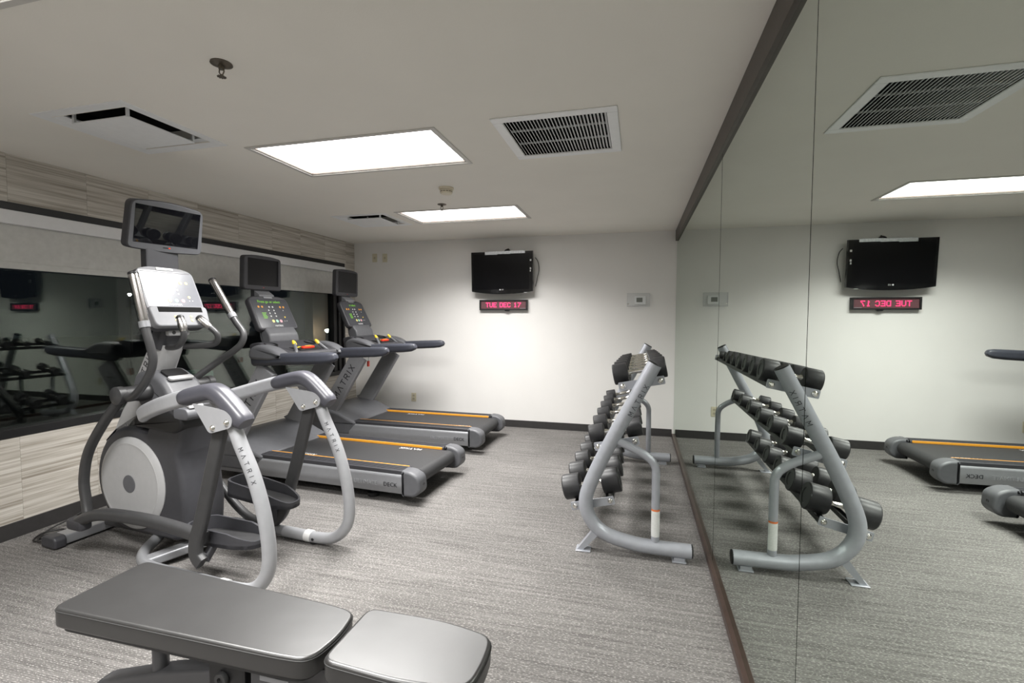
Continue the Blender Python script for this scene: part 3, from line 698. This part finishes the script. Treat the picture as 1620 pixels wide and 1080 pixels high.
    nk = G().box(-1.90, -1.855, -.09, .09, 1.50, 1.72, r=.01).build('monitor_bracket', 'dkplastic', t)
    G().prism([(-1.86, 1.50), (-1.80, 1.56), (-1.80, 1.62), (-1.86, 1.66)], -.085, .085, 'y').build('bracket_cover', 'silver', nk)
    MX = frame_from((-1.835, .004, 1.822), (0, 1, 0), (.03, 0, 1))
    mo = G().prism(roundpoly([(-.218, -.157), (.218, -.157), (.212, .148), (.1, .162), (-.1, .162), (-.212, .148)], [.03, .03, .03, .1, .1, .03], 4), -.06, 0, 'z', bev=.012, seg=3, X=MX).build('monitor', 'dkplastic', t)
    G().box(-.176, .176, -.114, .130, -.002, .001, X=MX).build('monitor_screen', 'screen2', mo, None)
    G().box(-.006, .006, -.134, -.130, 0, .001, X=MX).build('power_light', 'red', mo, None)
    return t
treadmill((-1.55, 3.62), .06, 'nearer grey treadmill, between the elliptical and the other treadmill', 'Press go or select', [(-1.20, -.215, 1), (-.42, .215, -1)])
treadmill((-1.55, 5.03), .02, 'farther grey treadmill, next to the white back wall', 'or select', [(-1.05, .215, -1), (-.30, -.215, 1)])

# ------------------------------------------------------------------ elliptical trainer
el = thing('elliptical_trainer', 'grey elliptical trainer with round flywheel cover and tall console by the window', 'elliptical', (-2.0, 2.22, 0), -.08)
def slerp(pts, v): return [(a, v, b) for a, b in pts]
# drive housing
arc = [(-.93 + .335*math.cos(math.radians(a)), .425 + .335*math.sin(math.radians(a))) for a in range(68, 252, 10)]
body = [(-.60, .10), (-.515, .13), (-.50, .30), (-.525, .50), (-.555, .62), (-.50, .735), (-.495, .825), (-.60, .90), (-.74, .88)] + arc
hs = G().prism(body, -.135, .135, 'y', bev=.03, seg=4).build('drive_housing', 'dkplastic', el, 45)
G().prism(roundpoly([(-.90, .765), (-.55, .745), (-.49, .775), (-.485, .835), (-.62, .91), (-.84, .86)], .02, 2), -.15, .15, 'y', bev=.02, seg=3).build('housing_rim', 'black', hs)
for s in (-1, 1):
    dk = G().lathe([(0, .022), (.20, .022), (.235, .0205), (.238, .0225), (.247, .0225), (.25, .0195), (.270, .014), (.281, .004), (.281, -.01), (0, -.01)], (-.93, s*.135, .415), (0, s, 0), 56).build('flywheel_cover', 'ltplastic', hs)
    G().lathe([(0, .0245), (.052, .0245), (.054, .0225), (.054, .018), (0, .018)], (-.93, s*.135, .415), (0, s, 0), 28).build('hub_cap', 'grplastic', hs)
G().prism(roundpoly([(-1.22, .60), (-1.10, .70), (-.90, .80), (-.72, .87), (-.78, .93), (-.93, 1.0), (-1.06, .86)], .04, 4), -.105, .105, 'y', bev=.03, seg=4).build('front_cover', 'ltplastic', el)
# mast, shroud with cup holder
ma = G().sweep([(-.98, 0, .88), (-.92, 0, 1.02), (-.84, 0, 1.16), (-.775, 0, 1.27)], rrect(.14, .15, .03), (0, 1, 0), [1.05, 1, .95, .9]).build('mast', 'ltplastic', el)
md = V((-.775 + .92, 0, .25)).normalized()
lettering('MATRIX', .038, lambda a, b: V((-.885, -.0705, 1.09)) + md*(a + .0) + V((-md.z, 0, md.x))*(b + .012), 'mark', ma, gap=.5, wd=.13)
G().sweep([(-.80, 0, 1.24), (-.76, 0, 1.32), (-.745, 0, 1.42)], rrect(.16, .11, .03), (0, 1, 0)).build('console_neck', 'dkplastic', el)
nb = G().box(-.70, -.665, -.075, .055, 1.305, 1.345, r=.01).build('neck_bracket', 'ltplastic', el)
for yb in (-.045, .03): G().lathe([(0, .003), (.010, .003), (.011, 0), (0, 0)], (-.665, yb, 1.325), (1, 0, 0), 12).build('bracket_bolt', 'charcoal', nb)
sh = G().prism(roundpoly([(-.96, .98), (-.92, 1.085), (-.80, 1.10), (-.685, 1.045), (-.555, .87), (-.62, .83), (-.86, .84)], .035, 4), -.115, .115, 'y', bev=.035, seg=4).build('shroud', 'grplastic', el)
SX = frame_from((-.735, 0, 1.078), (0, 1, 0), (-.90, 0, .42))
cu = G(); cu.prism(rrect(.13, .085, .02), -.03, .004, 'z', X=SX); cu.build('cup_holder', 'black', sh)
G().prism(rrect(.15, .04, .015), -.01, .004, 'z', bev=.003, X=SX @ Matrix.Translation((0, -.06, 0))).build('cup_lip', 'ltplastic', sh)
dv = G().prism(roundpoly([(-.55, .90), (-.45, .90), (-.425, .865), (-.44, .83), (-.55, .83)], .018, 3), -.15, -.02, 'y', bev=.012).build('bottle_tray', 'grplastic', el)
G().prism(roundpoly([(-.56, .93), (-.455, .925), (-.435, .895), (-.55, .89)], .014, 3), -.13, -.04, 'y', bev=.01).build('tray_lip', 'ltplastic', dv)
# pivot hubs
for s in (-1, 1):
    G().lathe([(0, .0), (.05, 0), (.052, .06), (.044, .09), (.044, .15), (.050, .155), (.050, .19), (.03, .20), (0, .20)], (-.80, s*.10, .975), (0, s, 0), 22).build('pivot_hub', 'charcoal', el)
# swing arms
def arm(s, up, low, grip_from):
    a = G().tube(spline(up, 6), .021, 14).build('swing_arm', 'charcoal', el)
    p, q = V(up[-2]), V(up[-1]); d = (q - p).normalized(); p2 = q - d*grip_from
    b = G().tube([p2, p2 + d*.02, q - d*.02, q + d*.004, q + d*.014], .0245, 16, scale=[.95, 1, 1, 1, .8]).build('grip', 'chrome2', a)
    G().tube([q + d*.010, q + d*.02, q + d*.026], .0255, 16, scale=[1, .9, .5]).build('grip_cap', 'black', b)
    G().tube([p2 - d*.03, p2 + d*.004], .0262, 16).build('collar', 'silver', a)
    G().sweep(spline(low, 6), rrect(.05, .045, .018), (0, 1, 0)).build('lower_swing_arm', 'charcoal', el)
arm(-1, [(-.80, -.25, .97), (-.70, -.27, .972), (-.62, -.28, 1.012), (-.535, -.285, 1.09), (-.485, -.29, 1.18), (-.485, -.30, 1.26), (-.505, -.31, 1.36), (-.565, -.32, 1.635)],
    [(-.80, -.26, .955), (-.935, -.27, .815), (-1.085, -.27, .63), (-1.14, -.27, .46), (-1.12, -.275, .33), (-1.09, -.285, .25)], .25)
arm(1, [(-.83, .15, .985), (-.72, .25, 1.105), (-.61, .30, 1.19), (-.555, .32, 1.245), (-.55, .33, 1.315), (-.63, .33, 1.41), (-.805, .33, 1.655)],
    [(-.80, .26, .955), (-.97, .27, .86), (-1.16, .27, .70), (-1.20, .28, .60), (-1.12, .295, .54)], .27)
# pedal arms
G().sweep(spline([(-1.16, -.30, .20), (-1.05, -.30, .255), (-.89, -.295, .288), (-.6, -.28, .292), (-.36, -.27, .275), (-.17, -.265, .25)]), rrect(.06, .065, .022), (0, 1, 0), None).build('pedal_arm', 'charcoal', el)
G().box(-1.215, -1.08, -.335, -.265, .165, .235, r=.02, X=Matrix.Identity(4)).build('pedal_arm_joint', 'dkplastic', el)
G().sweep(spline([(-1.10, .30, .56), (-.95, .30, .45), (-.78, .295, .315), (-.62, .29, .175), (-.47, .285, .095), (-.31, .28, .082)]), rrect(.045, .05, .018), (0, 1, 0)).build('pedal_arm', 'charcoal', el)
# arches
for s in (-1, 1):
    top = [(-.70, s*.215, .862), (-.62, s*.24, .892), (-.42, s*.285, .952), (-.22, s*.30, 1.003), (-.06, s*.30, 1.030), (.03, s*.30, 1.005), (.085, s*.30, .92)]
    g = G(); g.sweep(spline(top, 6), rrect(.052, .088, .024, 4), (0, 1, 0), None)
    g.build('arch_arm', 'silver2', el)
    leg = [(.085, s*.30, .90), (.135, s*.30, .79), (.215, s*.30, .635), (.275, s*.30, .455), (.302, s*.30, .28), (.285, s*.30, .16), (.21, s*.30, .075), (.09, s*.30, .042), (-.20, s*.30, .042)]
    lg = G().tube(spline(leg, 6), .034, 18).build('arch_leg', 'silver2', el)
    lp = spline(leg, 12)
    def onleg(a, b, s=s):
        # text runs down the leg, wrapped on the tube
        dist = .235 + a; acc = 0
        for i in range(len(lp) - 1):
            L_ = (lp[i+1] - lp[i]).length
            if acc + L_ >= dist: break
            acc += L_
        tt = (lp[i+1] - lp[i]).normalized(); c = lp[i] + tt * (dist - acc)
        e1 = V((0, -1, 0)); e2 = e1.cross(tt)
        if e2.x < 0: e2 = -e2
        ph = .62 + b / .0345
        return c + e1 * math.cos(ph) * .0347 + e2 * math.sin(ph) * .0347
    lettering('MATRIX', .0185, onleg, 'mark', lg, gap=1.2, wd=.15)
    run = fil([(-.20, s*.30, .042), (-.58, s*.30, .042), (-.72, s*.24, .055), (-.80, s*.06, .095)], .16, 6)
    G().tube(run, .031, 16).build('base_tube', 'silver', el)
    jt = G().cyl((-.03, s*.30, .042), (.02, s*.30, .042), .0365, 18, .003).build('tube_joint', 'whitemark', el)
    G().lathe([(0, 0), (.022, 0), (.025, .006), (.025, .012), (.008, .014), (0, .014)], (.03, s*.30, 0), (0, 0, 1), 14).build('levelling_foot', 'black', el)
    G().lathe([(0, .003), (.009, .003), (.009, 0), (0, 0)], (.05, s*.30 - .036, .042), (0, -1, 0), 12).build('joint_bolt', 'black', jt)
    padp = [(-.27, s*.30, .99), (-.20, s*.30, 1.010), (-.06, s*.30, 1.042), (.00, s*.30, 1.035), (.055, s*.30, 1.0), (.12, s*.30, .945), (.175, s*.30, .895)]
    pc = G().sweep(spline(padp, 5), rrect(.098, .085, .034, 5), (0, 1, 0), [.45, .62, .78, .88, .96] + [1]*24 + [.9, .8]).build('pad_cover', 'padcover', el, 50)
    lo, hi = sorted((s*.331, s*.345))
    for sd in (-1, 1):
        lo = s*.30 + sd*.046
        pl = G().prism(roundpoly([(-.125, .985), (.10, .965), (.145, .925), (.13, .882), (.0, .845), (-.02, .85)], [.006, .03, .03, .03, .03, .02], 3), lo - .004, lo + .004, 'y').build('pivot_plate', 'silver2', el)
        for bx, bz in ((.012, .872), (.105, .905)): G().lathe([(0, .012), (.006, .012), (.014, .005), (.016, 0), (0, 0)], (bx, lo + sd*.004, bz), (0, sd, 0), 14).build('bolt', 'chrome', pl)
    # suspension link
    lk = [(.012, .875), (-.08, .58), (-.15, .36), (-.19, .25), (-.195, .175), (-.155, .135)] if s < 0 else [(.02, .875), (-.09, .52), (-.165, .30), (-.215, .17), (-.30, .085)]
    G().sweep(spline(slerp(lk, s*.30), 5), rrect(.042, .078, .016), (0, 1, 0)).build('suspension_link', 'charcoal', el)
    # pedal tray
    z0, u0 = (.215, -.13) if s < 0 else (.325, -.205)
    PX = Matrix.Translation((u0, s*.155, z0)) @ Matrix.Rotation(math.radians(5 if s > 0 else -3), 4, 'Y')
    outp = roundpoly([(-.25, -.055), (-.20, -.085), (.13, -.085), (.24, -.05), (.24, .05), (.13, .085), (-.20, .085), (-.25, .055)], .06, 4)
    pd = G().prism(outp, -.02, .0, 'z', X=PX).build('pedal', 'dkplastic', el)
    G().prism([(a*.86, b*.82) for a, b in outp], 0, .004, 'z', X=PX).build('tread_mat', 'charcoal', pd)
    g = G(); m_ = len(outp); R_ = []
    hgt = lambda a: .075 if a < .02 else max(.018, .075 - (a - .02)*.27)
    for (a, b) in outp: R_.append([g.bm.verts.new(PX @ V(q)) for q in ((a, b, -.02), (a, b, hgt(a)), (a*.955, b*.88, hgt(a)), (a*.955, b*.88, 0))])
    for i in range(m_):
        A, B = R_[i], R_[(i+1) % m_]
        for k in range(3): g.bm.faces.new((A[k], A[k+1], B[k+1], B[k]))
    g.build('pedal_rim', 'dkplastic', pd, 40)
    G().sweep([(u0 - .05, s*.22, z0 - .03), (u0 - .04, s*.26, z0 - .07), (-.20 if s < 0 else -.27, s*.29, .17 if s < 0 else .12)], rrect(.05, .04, .012), (0, 0, 1)).build('pedal_bracket', 'dkplastic', el)
# crank peeking behind the near pedal arm
G().box(-1.36, -.48, -.055, .055, .055, .125, r=.012).build('base_beam', 'charcoal', el)
for s in (-1, 1): G().sweep([(-.52, 0, .06), (-.62, s*.28, .05)], rrect(.05, .08, .012), (0, 0, 1)).build('cross_brace', 'silver', el)
fs = G().box(-1.485, -1.375, -.27, .27, .012, .072, r=.012).build('front_stabilizer', 'silver', el)
for s in (-1, 1):
    G().prism(roundpoly([(-1.50, .006), (-1.365, .006), (-1.36, .06), (-1.38, .08), (-1.48, .08), (-1.50, .06)], .012, 3), *sorted((s*.25, s*.315)), 'y', bev=.012, seg=3).build('stabilizer_cap', 'dkplastic', fs)
# fixed handles with pulse grips
for s, pts in ((-1, [(-.80, -.02, 1.235), (-.66, -.06, 1.235), (-.55, -.10, 1.25), (-.49, -.105, 1.31), (-.525, -.105, 1.405)]), (1, [(-.80, .02, 1.235), (-.66, .10, 1.235), (-.56, .15, 1.25), (-.53, .135, 1.31), (-.62, .09, 1.405)])):
    a = G().tube(fil(pts, .05, 5), .0175, 12).build('fixed_handle', 'charcoal', el)
    p, q = V(pts[-2]), V(pts[-1]); d = (q - p).normalized()
    b = G().tube([q - d*.075, q - d*.06, q - d*.03, q, q + d*.012], .021, 14, scale=[.85, 1, 1.1, 1, .8]).build('pulse_grip', 'chrome2', a)
    G().tube([q + d*.008, q + d*.018, q + d*.024], .0215, 14, scale=[1, .9, .5]).build('grip_cap', 'black', b)
# console
A, B = V((-.785, -.012, 1.72)), V((-.625, -.012, 1.355)); upc = (A - B).normalized(); X = frame_from((A + B)/2, (0, 1, 0), upc); hh = (A - B).length / 2
oc = roundpoly([(-.155, -hh), (.155, -hh), (.178, -hh*.3), (.172, hh*.88), (.10, hh), (-.10, hh), (-.172, hh*.88), (-.178, -hh*.3)], [.04, .04, .05, .05, .09, .09, .05, .05], 4)
co = G().prism(oc, -.07, -.012, 'z', bev=.015, seg=3, X=X).build('console', 'dkplastic', el)
G().prism([(a*.98, b*.985) for a, b in oc], -.014, 0, 'z', bev=.006, seg=2, X=X).build('bezel', 'bezel', co)
G().prism(roundpoly([(-.163, -.064), (.163, -.064), (.158, hh*.85), (-.158, hh*.85)], .012, 3), -.002, .0015, 'z', X=X).build('overlay', 'conface_glare', co, 30)
lo_ = G().prism(roundpoly([(-.165, -hh*.98), (.165, -hh*.98), (.178, -.066), (-.178, -.066)], .03, 4), -.03, .016, 'z', bev=.010, seg=3, X=X).build('control_panel', 'bezel', co)
G().box(-.130, .140, -.108, -.072, .012, .0175, r=.003, seg=1, X=X).build('reading_slot', 'dark', lo_)
G().box(-.05, .05, hh*.87, hh*.955, -.001, .005, r=.002, X=X).build('maker_badge', 'whitemark', co)
g = G(); g.box(-.148, .148, hh*.80, hh*.815, .001, .0022, X=X); g.build('header_line', 'mark', co, None)
text('lettering', 'MATRIX', .02, X @ Matrix.Translation((0, -.052, .0025)), 'whitemark', co)
buttons(co, X, [(.07, .095, .010, 'key_y'), (.105, .095, .010, 'key_y'), (.095, .0, .009, 'key_y'), (-.03, -.025, .012, 'key_y'), (.01, -.025, .012, 'key_g'), (.05, -.025, .012, 'key_p')] + [(a, b, .006, 'key_w') for a in (.0, .035) for b in (.07, .045, .02)] + [(.09, -.025, .003, 'key_w'), (.11, -.025, .003, 'key_w')])
buttons(lo_, X @ Matrix.Translation((0, 0, .015)), [(-.04, -.135, .009, 'key_y'), (.055, -.135, .009, 'key_y'), (-.04, -.16, .009, 'key_y'), (.055, -.16, .009, 'key_y')])
G().box(-.855, -.80, -.10, .10, 1.60, 1.84, r=.015).build('monitor_bracket', 'dkplastic', el)
MX = frame_from((-.765, .012, 1.95), (.115, 1, 0), (.20, 0, 1)) @ Matrix.Diagonal((.95, 1.0, 1, 1))
mo = G().prism(roundpoly([(-.222, -.138), (0, -.150), (.222, -.138), (.212, .138), (0, .162), (-.212, .138)], [.03, .3, .03, .035, .3, .035], 5), -.075, -.006, 'z', bev=.014, seg=3, X=MX).build('monitor', 'dkplastic', el)
G().prism(roundpoly([(-.217, -.133), (0, -.145), (.217, -.133), (.207, .133), (0, .157), (-.207, .133)], [.03, .3, .03, .035, .3, .035], 5), -.008, 0, 'z', bev=.004, seg=2, X=MX).build('monitor_bezel', 'grplastic', mo)
G().box(-.190, .190, -.100, .118, -.002, .001, X=MX).build('monitor_screen', 'screen', mo, None)
G().box(-.022, .010, -.120, -.113, 0, .0008, X=MX).build('maker_mark', 'mark', mo, None); G().box(.011, .022, -.120, -.113, 0, .0008, X=MX).build('red_mark', 'red', mo, None)
# power cord
cord = G().tube(spline([(-3.64, 2.40, .11), (-3.70, 2.30, .05), (-3.74, 2.20, .012), (-3.66, 2.10, .008), (-3.60, 2.15, .008), (-3.66, 2.24, .008), (-3.72, 2.16, .012), (-3.64, 2.06, .014), (-3.55, 2.10, .014), (-3.58, 2.22, .014), (-3.65, 2.12, .020), (-3.58, 2.05, .02), (-3.5, 2.11, .008)], 8), .005, 8).build('power_cord', 'cable')
tag(cord, 'black power cord coiled on the carpet at the elliptical front foot', 'cord')

# ------------------------------------------------------------------ weight bench
bn = thing('weight_bench', 'black vinyl adjustable weight bench in the near foreground', 'bench', (-1.05, 1.17, 0))
bx = lambda x: x + 1.05
PB = Matrix.Translation((bx(-1.30), 0.005, .441)) @ Matrix.Rotation(math.radians(1.4), 4, 'Y')
ob = roundpoly([(-.455, -.15), (.36, -.122), (.455, -.112), (.475, 0), (.455, .110), (.36, .122), (-.455, .15)], [.035, .1, .05, .06, .05, .1, .035], 5)
bp = G().prism(ob, 0, .065, 'z', bev=.010, seg=4, X=PB).build('back_pad', 'vinyl', bn, 55)
def piping(o, z, k, X, parent):
    pts = [X @ V((a*k, b*(1 - (1-k)*2.0), z)) for a, b in o]; g = G(); g.tube(pts + [pts[0], pts[1]], .0022, 6); g.build('piping', 'thread', parent)
piping(ob, .0545, 1.0, PB, bp)
G().prism([(a*.96, b*.92) for a, b in ob], -.012, .002, 'z', X=PB).build('pad_board', 'black', bp)
PS = Matrix.Translation((bx(-.585), .005, .440)) @ Matrix.Rotation(math.radians(1.2), 4, 'Y')
os_ = roundpoly([(-.222, -.122), (.03, -.132), (.195, -.104), (.205, 0), (.195, .104), (.03, .132), (-.222, .122)], [.04, .12, .06, .06, .06, .12, .04], 5)
sp_ = G().prism(os_, 0, .065, 'z', bev=.012, seg=4, X=PS).build('seat_pad', 'vinyl', bn, 55)
piping(os_, .0525, 1.0, PS, sp_)
G().prism([(a*.95, b*.92) for a, b in os_], -.012, .002, 'z', X=PS).build('pad_board', 'black', sp_)
G().sweep([(bx(-1.72), 0, .165), (bx(-1.45), 0, .245), (bx(-1.20), 0, .305)], rrect(.07, .075, .012), (0, 1, 0), [.9, 1, 1]).build('support_arm', 'benchmetal', bn)
G().cyl((bx(-1.50), 0, .22), (bx(-1.50), 0, .43), .024, 16).build('post', 'benchmetal', bn)
G().box(bx(-1.26), bx(-1.12), -.045, .045, .27, .43, r=.012).build('bracket', 'black', bn)
G().box(bx(-1.10), bx(-.80), -.05, .05, .22, .425, r=.012).build('hinge_block', 'benchmetal', bn)
for xx, zz, yy in ((-1.20, .325, -.047), (-.91, .345, -.053)):
    G().lathe([(0, .004), (.008, .004), (.010, .012), (.020, .012), (.024, .006), (.024, 0), (0, 0)], (bx(xx), yy, zz), (0, -1, 0), 16).build('bolt', 'charcoal', bn)
G().box(bx(-1.06), bx(-.96), -.052, -.0495, .352, .367).build('maker_plate', 'silver', bn)
G().sweep(fil([(bx(-1.72), 0, .165), (bx(-1.80), 0, .10), (bx(-1.80), 0, .05)], .06), rrect(.06, .07, .012), (0, 1, 0)).build('rear_leg', 'benchmetal', bn)
G().box(bx(-1.83), bx(-1.77), -.20, .20, 0, .055, r=.012).build('rear_foot', 'benchmetal', bn)
G().sweep([(bx(-.95), 0, .26), (bx(-.62), 0, .04)], rrect(.06, .08, .012), (0, 1, 0)).build('front_leg', 'benchmetal', bn)
G().sweep([(bx(-1.05), 0, .25), (bx(-1.78), 0, .045)], rrect(.05, .05, .012), (0, 1, 0)).build('lower_beam', 'benchmetal', bn)
G().box(bx(-.66), bx(-.60), -.25, .25, 0, .055, r=.012).build('front_foot', 'benchmetal', bn)

# ------------------------------------------------------------------ outside the window at night
gr = G().box(-40, TX - .14, -10, 40, -.2, -.1).build('ground', 'asphalt', None, None); struct(gr, 'dark asphalt outside the window', 'ground')
t = thing('garden_wall', 'dim brown wall panel outside the window, beside the far treadmill', 'wall panel', (-6.6, 9.4, -.1))
G().box(-.08, .08, -.85, 2.4, 0, 2.08).build('panel', 'stucco', t, None); G().box(-.11, .11, -.9, 2.45, 2.08, 2.15, r=.01).build('coping', 'stucco', t); G().box(-.1, .1, -.9, -.85, 0, 2.1).build('end_post', 'stucco', t)
def lamp(x, y, z, r, lab):
    t = thing('outdoor_lamp', lab, 'lamp', (x, y, -.1), 0, 'lamps outside the window')
    G().cyl((0, 0, 0), (0, 0, z + .1 - r), .035, 12).build('pole', 'black', t)
    G().lathe([(0, -r), (r*.7, -r*.7), (r, 0), (r*.7, r*.7), (0, r)], (0, 0, z + .1), (0, 0, 1), 16).build('globe', 'lamp', t)
    G().lathe([(r*1.1, r*.6), (r*.5, r*1.2), (0, r*1.35)], (0, 0, z + .1), (0, 0, 1), 16).build('cap', 'black', t)
lamp(-6.2, 8.55, 1.14, .045, 'small lit lamp outside, seen beside the far treadmill console')
lamp(-20, 14.85, 2.30, .06, 'distant lit lamp outside, seen left of the elliptical console')
for x, y, w, h, lab in ((-5.2, 4.60, .26, .86, 'pale green utility box outside, seen behind the elliptical'), (-5.2, 6.50, .30, .72, 'pale green utility box outside, seen behind the nearer treadmill')):
    t = thing('utility_box', lab, 'utility box', (x, y, -.1), 0, 'utility boxes outside')
    G().box(-.15, .15, -w/2, w/2, 0, h, r=.02).build('cabinet', 'utility', t); G().box(.15, .158, -w/2 + .03, w/2 - .03, .08, h - .1, r=.004).build('door', 'utility', t)
